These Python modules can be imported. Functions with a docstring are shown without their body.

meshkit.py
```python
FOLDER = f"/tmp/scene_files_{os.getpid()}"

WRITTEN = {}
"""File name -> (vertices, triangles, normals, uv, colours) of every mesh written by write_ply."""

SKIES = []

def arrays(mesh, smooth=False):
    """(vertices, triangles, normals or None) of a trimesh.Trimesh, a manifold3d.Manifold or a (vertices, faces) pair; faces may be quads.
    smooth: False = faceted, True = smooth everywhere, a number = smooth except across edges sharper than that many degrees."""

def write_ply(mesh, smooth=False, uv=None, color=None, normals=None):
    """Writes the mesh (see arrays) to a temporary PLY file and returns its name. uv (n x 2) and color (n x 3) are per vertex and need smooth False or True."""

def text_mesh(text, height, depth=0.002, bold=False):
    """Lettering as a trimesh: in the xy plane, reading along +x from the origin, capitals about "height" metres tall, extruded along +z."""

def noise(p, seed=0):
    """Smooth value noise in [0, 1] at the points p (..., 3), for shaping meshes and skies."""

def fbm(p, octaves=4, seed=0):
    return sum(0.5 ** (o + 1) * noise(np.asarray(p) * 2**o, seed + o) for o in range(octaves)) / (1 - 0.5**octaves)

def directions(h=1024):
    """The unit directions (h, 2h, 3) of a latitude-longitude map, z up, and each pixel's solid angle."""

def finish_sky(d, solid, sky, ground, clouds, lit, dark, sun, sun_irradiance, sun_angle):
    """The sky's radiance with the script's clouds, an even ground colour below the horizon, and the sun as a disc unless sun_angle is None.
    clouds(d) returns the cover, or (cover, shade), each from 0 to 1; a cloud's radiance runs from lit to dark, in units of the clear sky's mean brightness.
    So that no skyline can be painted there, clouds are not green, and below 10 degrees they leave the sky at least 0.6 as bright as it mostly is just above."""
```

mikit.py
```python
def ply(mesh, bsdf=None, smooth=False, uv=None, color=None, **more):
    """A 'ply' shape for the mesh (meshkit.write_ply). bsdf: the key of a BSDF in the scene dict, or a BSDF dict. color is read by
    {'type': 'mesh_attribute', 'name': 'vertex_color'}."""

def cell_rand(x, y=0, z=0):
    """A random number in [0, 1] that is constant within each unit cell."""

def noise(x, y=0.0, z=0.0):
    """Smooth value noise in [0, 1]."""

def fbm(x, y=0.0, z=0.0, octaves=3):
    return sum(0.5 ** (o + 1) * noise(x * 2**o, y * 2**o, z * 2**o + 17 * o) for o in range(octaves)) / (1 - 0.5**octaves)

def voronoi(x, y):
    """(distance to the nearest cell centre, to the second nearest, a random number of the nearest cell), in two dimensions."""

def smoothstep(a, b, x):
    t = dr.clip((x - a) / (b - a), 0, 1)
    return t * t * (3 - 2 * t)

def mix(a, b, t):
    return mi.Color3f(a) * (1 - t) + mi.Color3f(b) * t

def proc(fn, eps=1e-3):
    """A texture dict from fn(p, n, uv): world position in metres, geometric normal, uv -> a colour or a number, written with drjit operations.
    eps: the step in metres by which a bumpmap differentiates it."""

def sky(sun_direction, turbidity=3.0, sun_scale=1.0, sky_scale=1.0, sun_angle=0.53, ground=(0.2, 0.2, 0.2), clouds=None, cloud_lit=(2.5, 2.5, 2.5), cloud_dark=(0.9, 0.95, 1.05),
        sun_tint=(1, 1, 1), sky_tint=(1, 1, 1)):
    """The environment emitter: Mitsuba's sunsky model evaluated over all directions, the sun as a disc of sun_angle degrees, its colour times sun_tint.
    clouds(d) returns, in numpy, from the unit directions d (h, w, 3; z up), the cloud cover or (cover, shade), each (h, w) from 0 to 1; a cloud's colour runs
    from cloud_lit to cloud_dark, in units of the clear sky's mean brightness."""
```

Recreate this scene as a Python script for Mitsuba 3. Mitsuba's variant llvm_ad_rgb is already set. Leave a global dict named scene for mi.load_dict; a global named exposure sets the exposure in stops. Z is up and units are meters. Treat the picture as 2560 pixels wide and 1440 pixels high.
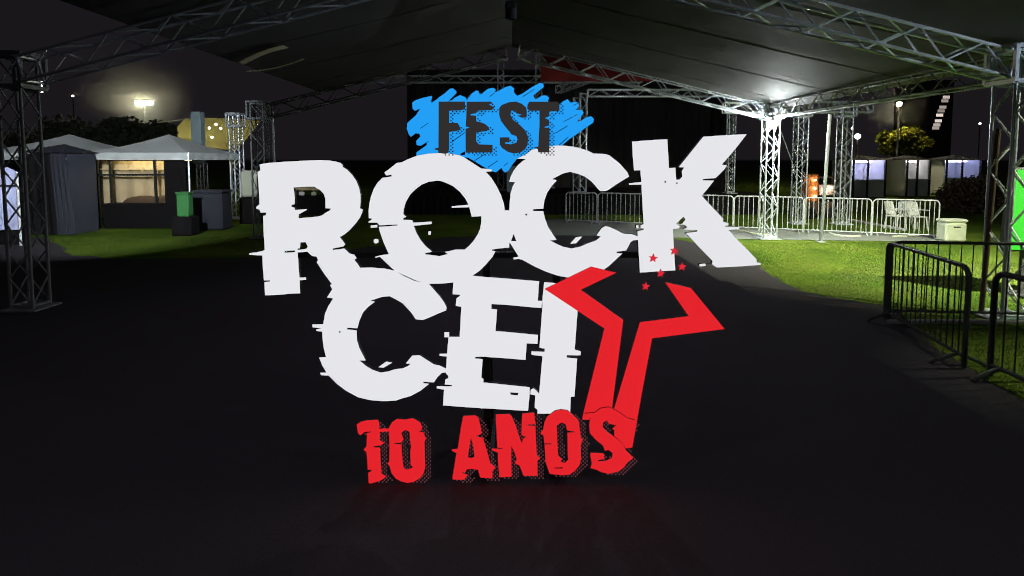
import math, random
import numpy as np, trimesh
import drjit as dr
import mitsuba as mi
import mikit, meshkit
from mikit import proc, noise, fbm, mix, smoothstep
from shapely.geometry import Polygon, MultiPolygon, Point, box as sbox
from shapely.ops import unary_union
from shapely import affinity

T = mi.ScalarTransform4f
R = random.Random(7)
NP = np.random.default_rng(11)
scene, labels = {}, {}

# ------------------------------------------------------------------ camera, sky, exposure
F, H, PITCH, HORIZ = 1450.0, 2.3, math.radians(4.0), 400.0     # focal length in photo pixels, eye height, tilt down, horizon row
CP, SP = math.cos(PITCH), math.sin(PITCH)
PY = HORIZ + F * math.tan(PITCH)                                 # principal point row
scene['camera'] = {
    'type': 'perspective', 'fov_axis': 'x', 'fov': 2 * math.degrees(math.atan(1280 / F)),
    'near_clip': 0.05, 'far_clip': 600.0,
    'principal_point_offset_x': 0.0, 'principal_point_offset_y': (720 - PY) / 1440.0,
    'to_world': T().look_at(origin=[0, 0, H], target=[0, CP, H - SP], up=[0, 0, 1]),
}
exposure = 6.0
EX = 2.0 ** exposure
scene['sky'] = {**mikit.sky([0.2, 0.6, 0.5], turbidity=3, sun_scale=0.0, sky_scale=0.115 / EX, ground=(0.1, 0.1, 0.1), clouds=lambda d: 1.0,
                            cloud_lit=(1.08, 0.92, 1.12)), 'sampling_weight': 2.0}


def ray(px, py):
    x, y = (px - 1280) / F, (py - PY) / F
    return np.array([x, CP - y * SP, -SP - y * CP])


def ground(px, py, z=0.0):
    d = ray(px, py)
    return np.array([0, 0, H]) + d * ((z - H) / d[2])


def at(px, py, Y):
    d = ray(px, py)
    return np.array([0, 0, H]) + d * (Y / d[1])


# ------------------------------------------------------------------ naming
def key_of(name):
    if not any(k == name or k.startswith(name + '__') for k in list(scene) + list(labels)):
        return name
    n = 1
    while any(k == f'{name}_{n:03d}' or k.startswith(f'{name}_{n:03d}__') for k in list(scene) + list(labels)):
        n += 1
    return f'{name}_{n:03d}'


COUNT = {}


def part_key(parent, name):
    base = f'{parent}__{name}'
    n = COUNT.get(base, 0)
    COUNT[base] = n + 1
    return base if n == 0 else f'{base}_{n:03d}'


def thing(name, label, cat, group=None):
    k = key_of(name)
    labels[k] = {'label': label, 'category': cat}
    if group:
        labels[k]['group'] = group
    return k


def part(parent, name, mesh, mat, smooth=False, label=None, stuff=False, **more):
    k = part_key(parent, name)
    scene[k] = mikit.ply(mesh, mat, smooth=smooth, **more)
    if label or stuff:
        labels[k] = {}
        if label:
            labels[k]['label'] = label
        if stuff:
            labels[k]['kind'] = 'stuff'
    return k


def single(name, mesh, mat, label, cat, group=None, smooth=False, **more):
    k = thing(name, label, cat, group)
    scene[k] = mikit.ply(mesh, mat, smooth=smooth, **more)
    return k


def struct(name, mesh, mat, smooth=False, **more):
    scene[name] = mikit.ply(mesh, mat, smooth=smooth, **more)
    labels[name] = {'kind': 'structure'}
    return name


# ------------------------------------------------------------------ meshes
def cat(ms):
    return trimesh.util.concatenate(list(ms))


def bx(cx, cy, cz, sx, sy, sz, rz=0.0):
    m = trimesh.creation.box((sx, sy, sz))
    if rz:
        m.apply_transform(trimesh.transformations.rotation_matrix(rz, [0, 0, 1]))
    m.apply_translation((cx, cy, cz))
    return m


def cbox(cx, cy, cz, sx, sy, sz, b=0.02, rz=0.0):
    """box with chamfered edges"""
    pts = []
    for x in (-1, 1):
        for y in (-1, 1):
            for z in (-1, 1):
                for k in range(3):
                    s = [sx / 2, sy / 2, sz / 2]
                    s = [v - (0 if j == k else b) for j, v in enumerate(s)]
                    pts.append((x * s[0], y * s[1], z * s[2]))
    m = trimesh.convex.convex_hull(np.array(pts))
    if rz:
        m.apply_transform(trimesh.transformations.rotation_matrix(rz, [0, 0, 1]))
    m.apply_translation((cx, cy, cz))
    return m


def rod(a, b, r, n=8):
    a, b = np.asarray(a, float), np.asarray(b, float)
    return trimesh.creation.cylinder(radius=r, segment=np.array([a, b]), sections=n)


def tube(points, r, n=8):
    p = np.asarray(points, float)
    t = np.gradient(p, axis=0)
    t /= np.linalg.norm(t, axis=1, keepdims=True)
    ref = np.array([0, 0, 1.0]) if abs(t[:, 2]).max() < 0.95 else np.array([0.31, 0.95, 0.02])
    a = np.cross(t, ref)
    a /= np.linalg.norm(a, axis=1, keepdims=True) + 1e-9
    b = np.cross(t, a)
    ang = np.arange(n) * 2 * math.pi / n
    v = (p[:, None] + r * (np.cos(ang)[None, :, None] * a[:, None] + np.sin(ang)[None, :, None] * b[:, None])).reshape(-1, 3)
    f = []
    for i in range(len(p) - 1):
        for j in range(n):
            q = [i * n + j, i * n + (j + 1) % n, (i + 1) * n + (j + 1) % n, (i + 1) * n + j]
            f += [[q[0], q[2], q[1]], [q[0], q[3], q[2]]]
    m = trimesh.Trimesh(v, f, process=False)
    return m


def polys(g):
    if g.is_empty:
        return []
    return [p for p in (g.geoms if hasattr(g, 'geoms') else [g]) if p.geom_type == 'Polygon' and p.area > 1e-9]


def extrude_front(poly, y, depth):
    """a shape in the (x, z) plane, its front face at y, running back by depth"""
    ms = [trimesh.creation.extrude_polygon(p, depth, engine='earcut') for p in polys(poly)]
    m = cat(ms)
    v = m.vertices.copy()
    m.vertices = np.column_stack([v[:, 0], y + depth - v[:, 2], v[:, 1]])
    return m


def sheet(poly, z, step=None):
    """flat sheet facing up"""
    ms = []
    for p in polys(poly):
        v, f = trimesh.creation.triangulate_polygon(p, engine='earcut')
        v3 = np.column_stack([v, np.full(len(v), z)])
        n = np.cross(v3[f[:, 1]] - v3[f[:, 0]], v3[f[:, 2]] - v3[f[:, 0]])
        f = np.where(n[:, 2:3] < 0, f[:, ::-1], f)
        ms.append(trimesh.Trimesh(v3, f, process=False))
    return cat(ms)


def grid(fn, nu, nv):
    """surface fn(u, v) -> point, u and v from 0 to 1"""
    u, v = np.meshgrid(np.linspace(0, 1, nu), np.linspace(0, 1, nv), indexing='ij')
    p = fn(u, v).reshape(-1, 3)
    i, j = np.meshgrid(np.arange(nu - 1), np.arange(nv - 1), indexing='ij')
    q = np.stack([i * nv + j, (i + 1) * nv + j, (i + 1) * nv + j + 1, i * nv + j + 1], -1).reshape(-1, 4)
    return trimesh.Trimesh(p, np.vstack([q[:, [0, 1, 2]], q[:, [0, 2, 3]]]), process=False)


# ------------------------------------------------------------------ materials
def two(b):
    return {'type': 'twosided', 'bsdf': b}


def flat(name, rgb, rough=0.6, metallic=0.0, spec=0.3):
    scene[name] = two({'type': 'principled', 'base_color': {'type': 'rgb', 'value': list(rgb)}, 'roughness': rough, 'metallic': metallic, 'specular': spec})


def grass_col(p, n, uv):
    a = fbm(p.x * 0.9, p.y * 0.9, 0.3, octaves=4)
    b = noise(p.x * 9, p.y * 9, 2.0)
    c = mix((0.066, 0.118, 0.018), (0.115, 0.165, 0.024), smoothstep(0.3, 0.7, a))
    c = mix(c, (0.16, 0.15, 0.055), smoothstep(0.62, 0.9, a * 0.6 + b * 0.4))
    w = smoothstep(0.60, 0.72, fbm(p.x * 0.35 + 3.1, p.y * 0.35, 6.0, octaves=4))
    c = mix(c, (0.10, 0.085, 0.045), w * 0.22)
    return c * (0.85 + 0.3 * noise(p.x * 31, p.y * 31, 1.0))


def shade_floor_col(p, n, uv):
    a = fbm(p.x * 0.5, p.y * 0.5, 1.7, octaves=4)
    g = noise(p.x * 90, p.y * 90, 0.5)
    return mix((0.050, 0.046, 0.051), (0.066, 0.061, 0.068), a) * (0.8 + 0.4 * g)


def paving_col(p, n, uv):
    a = fbm(p.x * 0.7, p.y * 0.7, 4.2, octaves=4)
    return mix((0.17, 0.19, 0.18), (0.27, 0.28, 0.25), a) * (0.85 + 0.3 * noise(p.x * 40, p.y * 40, 0.5))


def steel_col(p, n, uv):
    a = fbm(p.x * 5, p.y * 5, p.z * 5, octaves=3)
    return mix((0.52, 0.57, 0.63), (0.72, 0.76, 0.80), a)


def canvas_col(p, n, uv):
    a = fbm(p.x * 0.8, p.y * 0.8, p.z * 0.8, octaves=4)
    return mix((0.048, 0.046, 0.048), (0.078, 0.076, 0.070), a)


def pvc_col(p, n, uv):
    a = fbm(p.x * 1.3, p.y * 1.3, p.z * 1.3, octaves=4)
    return mix((0.52, 0.56, 0.56), (0.72, 0.74, 0.72), a)


def leaf_col(p, n, uv):
    return mix((0.075, 0.085, 0.012), (0.15, 0.145, 0.02), noise(p.x * 3, p.y * 3, p.z * 3))


scene['grass_mat'] = {'type': 'diffuse', 'reflectance': proc(grass_col)}
scene['shade_floor_mat'] = {'type': 'diffuse', 'reflectance': proc(shade_floor_col)}
scene['paving_mat'] = {'type': 'diffuse', 'reflectance': proc(paving_col)}
scene['steel_mat'] = two({'type': 'principled', 'base_color': proc(steel_col), 'roughness': 0.32, 'metallic': 0.5, 'specular': 0.5})
scene['canvas_mat'] = two({'type': 'principled', 'base_color': proc(canvas_col), 'roughness': 0.75, 'specular': 0.15})
scene['pvc_mat'] = two({'type': 'principled', 'base_color': proc(pvc_col), 'roughness': 0.5, 'specular': 0.3})
scene['leaf_mat'] = two({'type': 'diffuse', 'reflectance': proc(leaf_col)})
scene['tinted_cloth_mat'] = two({'type': 'diffuse', 'reflectance': {'type': 'rgb', 'value': [0.52, 0.55, 0.82]}})  # bluish tint lies in the cloth colour; it does not glow
flat('black_steel', (0.022, 0.024, 0.022), 0.5)
flat('bar_mat', (0.50, 0.52, 0.52), 0.4, 0.2)
flat('black_cloth', (0.012, 0.011, 0.012), 0.9, spec=0.05)
flat('grey_cloth', (0.030, 0.032, 0.042), 0.85)
flat('tan_cloth', (0.52, 0.42, 0.26), 0.85)
flat('red_cloth', (0.22, 0.022, 0.02), 0.85)
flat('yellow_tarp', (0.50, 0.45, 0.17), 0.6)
flat('white_plastic', (0.72, 0.73, 0.70), 0.4)
flat('cream_plastic', (0.50, 0.53, 0.42), 0.5)
flat('green_plastic', (0.05, 0.20, 0.06), 0.5)
flat('panel_face', (0.015, 0.02, 0.015), 0.5, spec=0.1)
flat('orange_paint', (0.42, 0.14, 0.03), 0.45)
flat('beige_paint', (0.45, 0.36, 0.30), 0.5)
flat('slate_cloth', (0.040, 0.046, 0.064), 0.85)
flat('drape_cloth', (0.034, 0.031, 0.035), 0.95, spec=0.02)
flat('shaded_bar', (0.055, 0.066, 0.056), 0.5)  # near barriers: steel darkened, their shade put into the colour
flat('banner_mat', (0.30, 0.40, 0.43), 0.8)
flat('dry_leaf', (0.10, 0.07, 0.04), 0.9)
flat('shaded_steel', (0.20, 0.215, 0.22), 0.5, 0.2)  # darker copy of the truss steel, shade put into its colour
flat('shaded_leaf', (0.018, 0.022, 0.010), 0.9)  # leaf colour darkened to hold the left trees as unlit silhouettes
flat('bark', (0.06, 0.045, 0.03), 0.9)
flat('dark_wall', (0.05, 0.045, 0.045), 0.9)
flat('pane_dark', (0.02, 0.022, 0.025), 0.2)
flat('sign_body', (0.02, 0.02, 0.022), 0.6)
flat('sign_face', (0.045, 0.045, 0.045), 0.6, spec=0.1)
flat('dot_mat', (0.4, 0.1, 0.12), 0.6, spec=0.1)
flat('lamp_body', (0.05, 0.05, 0.055), 0.5)
flat('brown_soil', (0.09, 0.06, 0.04), 0.95)
flat('pale_tan_mat', (0.55, 0.50, 0.32), 0.7)
scene['lens_mat'] = {'type': 'diffuse', 'reflectance': {'type': 'rgb', 'value': [0.6, 0.6, 0.6]}}


def glow(rgb, w=1.0):
    return {'emitter': {'type': 'area', 'radiance': {'type': 'rgb', 'value': [float(v) / EX for v in rgb]}, 'sampling_weight': float(w)}}


# ================================================================== THE SETTING
struct('ground', sheet(sbox(-160, -30, 160, 190), 0.0), 'grass_mat')

# dark sheet standing in for shade under the roof, edge curved to the right
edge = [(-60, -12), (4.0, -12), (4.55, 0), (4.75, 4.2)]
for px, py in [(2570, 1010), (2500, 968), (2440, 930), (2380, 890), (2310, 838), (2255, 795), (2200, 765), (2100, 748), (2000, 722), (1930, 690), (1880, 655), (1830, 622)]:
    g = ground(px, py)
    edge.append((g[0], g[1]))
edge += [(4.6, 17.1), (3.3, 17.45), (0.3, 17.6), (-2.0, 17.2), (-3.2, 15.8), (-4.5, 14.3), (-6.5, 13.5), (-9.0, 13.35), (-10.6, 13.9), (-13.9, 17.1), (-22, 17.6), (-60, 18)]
shade_outline = Polygon(edge).segmentize(0.25)
pts = np.array(shade_outline.exterior.coords)[:-1]
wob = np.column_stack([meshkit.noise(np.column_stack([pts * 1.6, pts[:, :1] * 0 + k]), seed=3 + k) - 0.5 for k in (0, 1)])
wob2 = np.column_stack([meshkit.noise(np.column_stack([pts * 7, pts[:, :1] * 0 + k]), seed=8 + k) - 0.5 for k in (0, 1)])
struct('shade_floor', sheet(Polygon(pts + 0.25 * wob + 0.10 * wob2).buffer(0), 0.004), 'shade_floor_mat')

pav = Polygon([(0.3, 17.6), (3.3, 17.45), (5.2, 16.95), (6.6, 16.75), (9.3, 16.45), (12.2, 16.1), (13.1, 17.0), (12.8, 17.6), (2.0, 22.3), (-0.4, 22.3)])
struct('pavement', sheet(pav, 0.012), 'paving_mat')
# concrete kerb line behind the barriers
ka, kb = ground(2130, 552), ground(2262, 577)
struct('kerb', cat([rod(ka + [0, 0, 0.02], kb + [0, 0, 0.02], 0.06, 6)]), 'white_plastic')
ka, kb = np.array([7.9, 8.05, 0]), np.array([12, 8.15, 0])
struct('kerb_edge', cat([cbox(7.6, 8.05, 0.02, 4.6, 0.10, 0.06, 0.015)]), 'paving_mat')

# grass blades along the lit lawn and the edge of the dark floor
n = 70000
pos = np.column_stack([NP.uniform(4.6, 11.0, n), 4.6 + 11.5 * NP.random(n) ** 1.5])
pos = np.vstack([pos, np.column_stack([NP.uniform(-14, -4.5, 12000), NP.uniform(13.4, 17.2, 12000)])])
ap = Polygon(pts + 0.25 * wob + 0.10 * wob2).buffer(0)
import shapely
inside = shapely.contains_xy(ap.buffer(-0.06), pos[:, 0], pos[:, 1]) | shapely.contains_xy(pav, pos[:, 0], pos[:, 1])
pos = pos[~inside]
n = len(pos)
a = NP.uniform(0, 2 * math.pi, n)
h = NP.uniform(0.010, 0.030, n)
w = NP.uniform(0.004, 0.008, n)
d = np.column_stack([np.cos(a), np.sin(a)]) * w[:, None]
lean = NP.normal(0, 0.02, (n, 2))
v = np.empty((n, 3, 3))
v[:, 0] = np.column_stack([pos - d, np.zeros(n)])
v[:, 1] = np.column_stack([pos + d, np.zeros(n)])
v[:, 2] = np.column_stack([pos + lean, h])
scene['grass'] = mikit.ply(trimesh.Trimesh(v.reshape(-1, 3), np.arange(3 * n).reshape(-1, 3), process=False), two({'type': 'diffuse', 'reflectance': proc(grass_col)}))
labels['grass'] = {'label': 'short lit lawn grass beside the dark floor', 'category': 'grass', 'kind': 'stuff'}


# ================================================================== TRUSSES
def truss_parts(key, p0, p1, up, w, h, bay, rc=0.024, rb=0.013, stuff=False, mat='steel_mat'):
    """box truss from p0 to p1: the axis is the middle of the section; up is the direction of h"""
    p0, p1 = np.asarray(p0, float), np.asarray(p1, float)
    L = np.linalg.norm(p1 - p0)
    t = (p1 - p0) / L
    up = np.asarray(up, float)
    up = up - t * up.dot(t)
    up /= np.linalg.norm(up)
    s = np.cross(t, up)
    c = lambda a, b, q: p0 + t * q + s * (a * w / 2) + up * (b * h / 2)
    for a, b in ((-1, -1), (1, -1), (1, 1), (-1, 1)):
        part(key, 'chord', rod(c(a, b, 0), c(a, b, L), rc, 10), mat, smooth=40)
    nb = max(2, int(round(L / bay)))
    q = np.linspace(0.04, L - 0.04, nb + 1)
    braces = []
    for (a0, b0), (a1, b1) in (((-1, -1), (1, -1)), ((1, -1), (1, 1)), ((-1, 1), (1, 1)), ((-1, -1), (-1, 1))):
        for i in range(nb):
            A, B = ((a0, b0), (a1, b1)) if i % 2 == 0 else ((a1, b1), (a0, b0))
            braces.append(rod(c(*A, q[i]), c(*B, q[i + 1]), rb, 6))
    for qq in (0.03, L - 0.03):
        for (a0, b0), (a1, b1) in (((-1, -1), (1, -1)), ((1, -1), (1, 1)), ((1, 1), (-1, 1)), ((-1, 1), (-1, -1))):
            braces.append(rod(c(a0, b0, qq), c(a1, b1, qq), rc * 0.9, 6))
    if stuff:
        part(key, 'bracing', cat(braces), mat, smooth=40, stuff=True)
    else:
        for m in braces:
            part(key, 'brace', m, mat, smooth=40)


def tower(x, y, top, label, w=0.36, bay=0.42, stuff=False, z0=0.0, group=None, base=True, sleeve=True, mat='steel_mat'):
    k = thing('truss_tower', label, 'truss tower', group)
    truss_parts(k, (x, y, z0 + 0.05), (x, y, top), (0, 1, 0), w, w, bay, stuff=stuff, mat=mat)
    if base:
        part(k, 'base_plate', cbox(x, y, z0 + 0.025, w + 0.22, w + 0.22, 0.03, 0.006), mat)
    if sleeve:
        s = w + 0.14
        zt = top - 0.22
        fr = []
        for a in (-1, 1):
            for b in (-1, 1):
                fr.append(bx(x + a * s / 2, y + b * s / 2, zt, 0.05, 0.05, 0.5))
            fr.append(bx(x + a * s / 2, y, zt + 0.24, 0.04, s, 0.06))
            fr.append(bx(x + a * s / 2, y, zt - 0.24, 0.04, s, 0.06))
            fr.append(bx(x, y + a * s / 2, zt + 0.24, s - 0.06, 0.04, 0.06))
            fr.append(bx(x, y + a * s / 2, zt - 0.24, s - 0.06, 0.04, 0.06))
        part(k, 'sleeve', cat(fr), mat)
    return k


def truss(p0, p1, label, up=(0, 0, 1), w=0.36, h=0.36, bay=0.48, stuff=False, group=None, **kw):
    k = thing('roof_truss', label, 'truss', group)
    truss_parts(k, p0, p1, up, w, h, bay, stuff=stuff, **kw)
    return k


XR, XL, YN, YF = 7.15, -7.35, 8.3, 16.8
EZ, RZ = 3.62, 5.30          # truss axis at the eave and at the ridge
tower(XR, YN, 3.85, 'silver truss tower nearest on the right, beside the dark barriers')
tower(XL - 0.1, YN + 0.55, 3.85, 'dim silver truss tower nearest on the left, in front of the grey booth', mat='shaded_steel', w=0.33)
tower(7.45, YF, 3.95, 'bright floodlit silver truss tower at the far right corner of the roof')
tower(-7.35, YF + 0.2, 3.95, 'dim truss tower at the far left corner of the roof, left of the letter R', stuff=True, mat='shaded_steel')

truss((XR - 0.2, YN, EZ), (0.15, YN, RZ), 'silver sloping roof truss at the upper right, nearest to the camera')
truss((XL + 0.2, YN + 0.4, EZ), (-0.15, YN + 0.1, RZ), 'dim sloping roof truss at the upper left, nearest to the camera')
truss((7.2, YF, EZ + 0.08), (0.15, YF, RZ + 0.08), 'brightly lit sloping roof truss running down to the floodlit far corner', bay=0.46)
truss((-7.1, YF + 0.2, EZ + 0.08), (-0.15, YF, RZ + 0.08), 'dark sloping roof truss at the far left end of the roof', stuff=True, bay=0.46, mat='shaded_steel')
truss((XR + 0.05, YN + 0.25, EZ), (7.45, YF - 0.25, EZ + 0.08), 'horizontal eave truss along the right side of the roof', mat='shaded_steel')

def ribbon(pts, w, r=0.01):
    p = np.asarray(pts, float)
    ms = []
    for off in (-w / 2, w / 2):
        ms.append(p + [0, off, 0])
    v = np.vstack([ms[0], ms[1], ms[0] - [0, 0, r], ms[1] - [0, 0, r]])
    n = len(p)
    f = []
    for i in range(n - 1):
        for (a, b) in ((0, n), (n, 3 * n), (3 * n, 2 * n), (2 * n, 0)):
            f += [[a + i, b + i, b + i + 1], [a + i, b + i + 1, a + i + 1]]
    return trimesh.Trimesh(v, f, process=False)


# canvas roof of the stage tent, seen from below
rf = thing('tent_roof', 'dark canvas roof of the big tent seen from below', 'roof')


def roof_side(sgn):
    def fn(u, v):
        X, Y = u * (7.75 if sgn > 0 else 5.6), -3.0 + v * 20.1
        z = RZ + 0.27 - 0.232 * X
        sag = 0.05 * np.sin(np.pi * np.clip((Y - YN) / (YF - YN), -1.2, 1)) ** 2
        wr = 0.05 * (meshkit.fbm(np.stack([X * 0.7, Y * 0.5, X * 0 + 3 * sgn], -1), 4) - 0.5) + 0.02 * np.sin(Y * 2.2 + X) * np.exp(-((X - 7) / 2) ** 2)
        return np.stack([sgn * X, Y, z - sag * np.sin(np.pi * u) + wr * np.sin(np.pi * np.clip(u, 0, 1))], -1)
    return grid(fn, 60, 120)


for sgn in (1, -1):
    rm = roof_side(sgn)
    part(rf, 'canvas_panel', rm, 'canvas_mat', smooth=True)
    vv = rm.vertices.reshape(60, 120, 3)
    for j in range(6, 120, 13):
        part(rf, 'seam', ribbon(vv[:, j] - [0, 0, 0.005], 0.06, 0.004), 'canvas_mat')
k = thing('roof_streak', 'upper pale sheen strap under the left side of the dark roof', 'streak')  # pale strips shaped to stand in for sheen on canvas folds
kk = thing('roof_streak', 'lower thin sheen strap under the left side of the dark roof', 'streak')


def roof_hit(px, py):
    d = ray(px, py)
    # plane z = RZ+0.2 + 0.232 x (x < 0)
    t = (RZ + 0.16 - H) / (d[2] - 0.232 * d[0])
    return np.array([0, 0, H]) + d * t


scene[k] = mikit.ply(ribbon([roof_hit(603 + 112 * s, 158 - 42 * s - 6 * math.sin(3.1 * s)) for s in np.linspace(0, 1, 14)], 0.24), 'pale_tan_mat')
scene[kk] = mikit.ply(ribbon([roof_hit(618 + 142 * s, 178 - 32 * s + 7 * math.sin(3.1 * s)) for s in np.linspace(0, 1, 14)], 0.06), 'pale_tan_mat')

# dark red gable cloth at the far end
A = [at(1352, 138, YF + 0.45), at(1352, 203, YF + 0.45), at(1700, 203, YF + 0.45)]
x0, x1, zt, zb = A[0][0], A[2][0], A[0][2], A[1][2]


def red(u, v):
    X = x0 + (x1 - x0) * u
    top = zt + (zb - zt) * u
    Z = zb + (top - zb + 0.01) * v
    return np.stack([X, YF + 0.45 + 0.015 * np.sin(X * 5) * (1 - v), Z], -1)


g = grid(red, 40, 8)
single('gable_cloth', g, 'red_cloth', 'dark red triangular cloth hung under the far gable, above the blue scribble', 'cloth', smooth=True)

# second structure behind, on the right
tower(10.3, 20.8, 4.3, 'left one of the two silver truss towers behind the right-hand barriers', bay=0.4)
tower(11.75, 20.6, 4.3, 'right one of the two silver truss towers behind the right-hand barriers', bay=0.4)
truss((7.5, 20.8, 4.15), (12.6, 20.5, 4.15), 'horizontal truss across the top of the two rear towers on the right', bay=0.5, stuff=True)
k = thing('steel_pole', 'slender grey steel pole standing between the two rear truss towers', 'pole')
p = ground(2052, 606)
part(k, 'shaft', rod(p, (p[0] + 0.12, p[1], 3.55), 0.045, 12), 'shaded_steel', smooth=40)
part(k, 'foot', cbox(p[0], p[1], 0.02, 0.2, 0.2, 0.03, 0.005), 'steel_mat')
k = thing('guy_cable', 'thin guy cable slanting down from the floodlit corner to the rear tower', 'cable')
scene[k] = mikit.ply(rod((7.7, 17.2, 3.7), (10.1, 20.7, 1.9), 0.014, 6), 'steel_mat')

# ================================================================== FLOODLIGHT AT THE CORNER
k = thing('work_light', 'bright round white work light on the floodlit far right tower', 'lamp')
LP = np.array([7.28, 16.30, 3.28])
s = trimesh.creation.icosphere(3, 0.10)
s.apply_translation(LP)
part(k, 'globe', s, 'lens_mat', smooth=True, **glow((1600, 1680, 1680), 8))
added_hood = trimesh.creation.cone(0.15, 0.06, sections=24)  # added to keep the lamp from burning out the canvas above
added_hood.apply_translation(LP + [0, 0, 0.115])
part(k, 'added_hood', added_hood, 'lamp_body')
part(k, 'bracket', cat([rod(LP + [0, 0, 0.16], LP + [0, 0, 0.26], 0.03, 8), rod(LP + [0, 0, 0.24], (7.42, 16.55, 3.48), 0.02, 8)]), 'lamp_body')

# ================================================================== STAGE
st = thing('stage', 'low black concert stage far behind the sign', 'stage')
part(st, 'deck', cbox(3.0, 27.4, 0.82, 15.0, 6.0, 0.08, 0.01), 'black_cloth')


def skirt(u, v):
    X = -4.5 + 15 * u
    return np.stack([X, 24.42 + 0.03 * np.sin(X * 22), 0.78 * v], -1)


part(st, 'skirt', grid(skirt, 300, 3), 'black_cloth', smooth=True)


def drape(u, v):
    X = -5.5 + 17 * u
    return np.stack([X, 30.6 + 0.06 * np.sin(X * 9) + 0.03 * np.sin(X * 23), 0.8 + 6.2 * v], -1)


part(st, 'backdrop', grid(drape, 260, 3), 'drape_cloth', smooth=True)
zd = 0.87
for px, Y, top, lab in ((1440, 24.9, 4.95, 'left of the paired slim truss towers on the stage edge, above the letter C'),
                        (1457, 24.6, 5.1, 'right of the paired slim truss towers on the stage edge, above the letter C'),
                        (1252, 27.0, 7.1, 'tall truss tower at the back of the stage above the letter E of FEST'),
                        (1346, 27.0, 7.1, 'tall truss tower at the back of the stage above the letter T of FEST'),
                        (1825, 24.8, 5.1, 'dim truss tower on the right end of the stage, right of the letter K'),
                        (1375, 29.5, 5.0, 'truss tower at the rear of the stage seen inside the letter C')):
    X = (px - 1280) / F * Y
    tower(X, Y, top, lab, w=0.27, bay=0.38, stuff=True, z0=zd, sleeve=False)


def xat(px, Y):
    return (px - 1280) / F * Y


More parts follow.
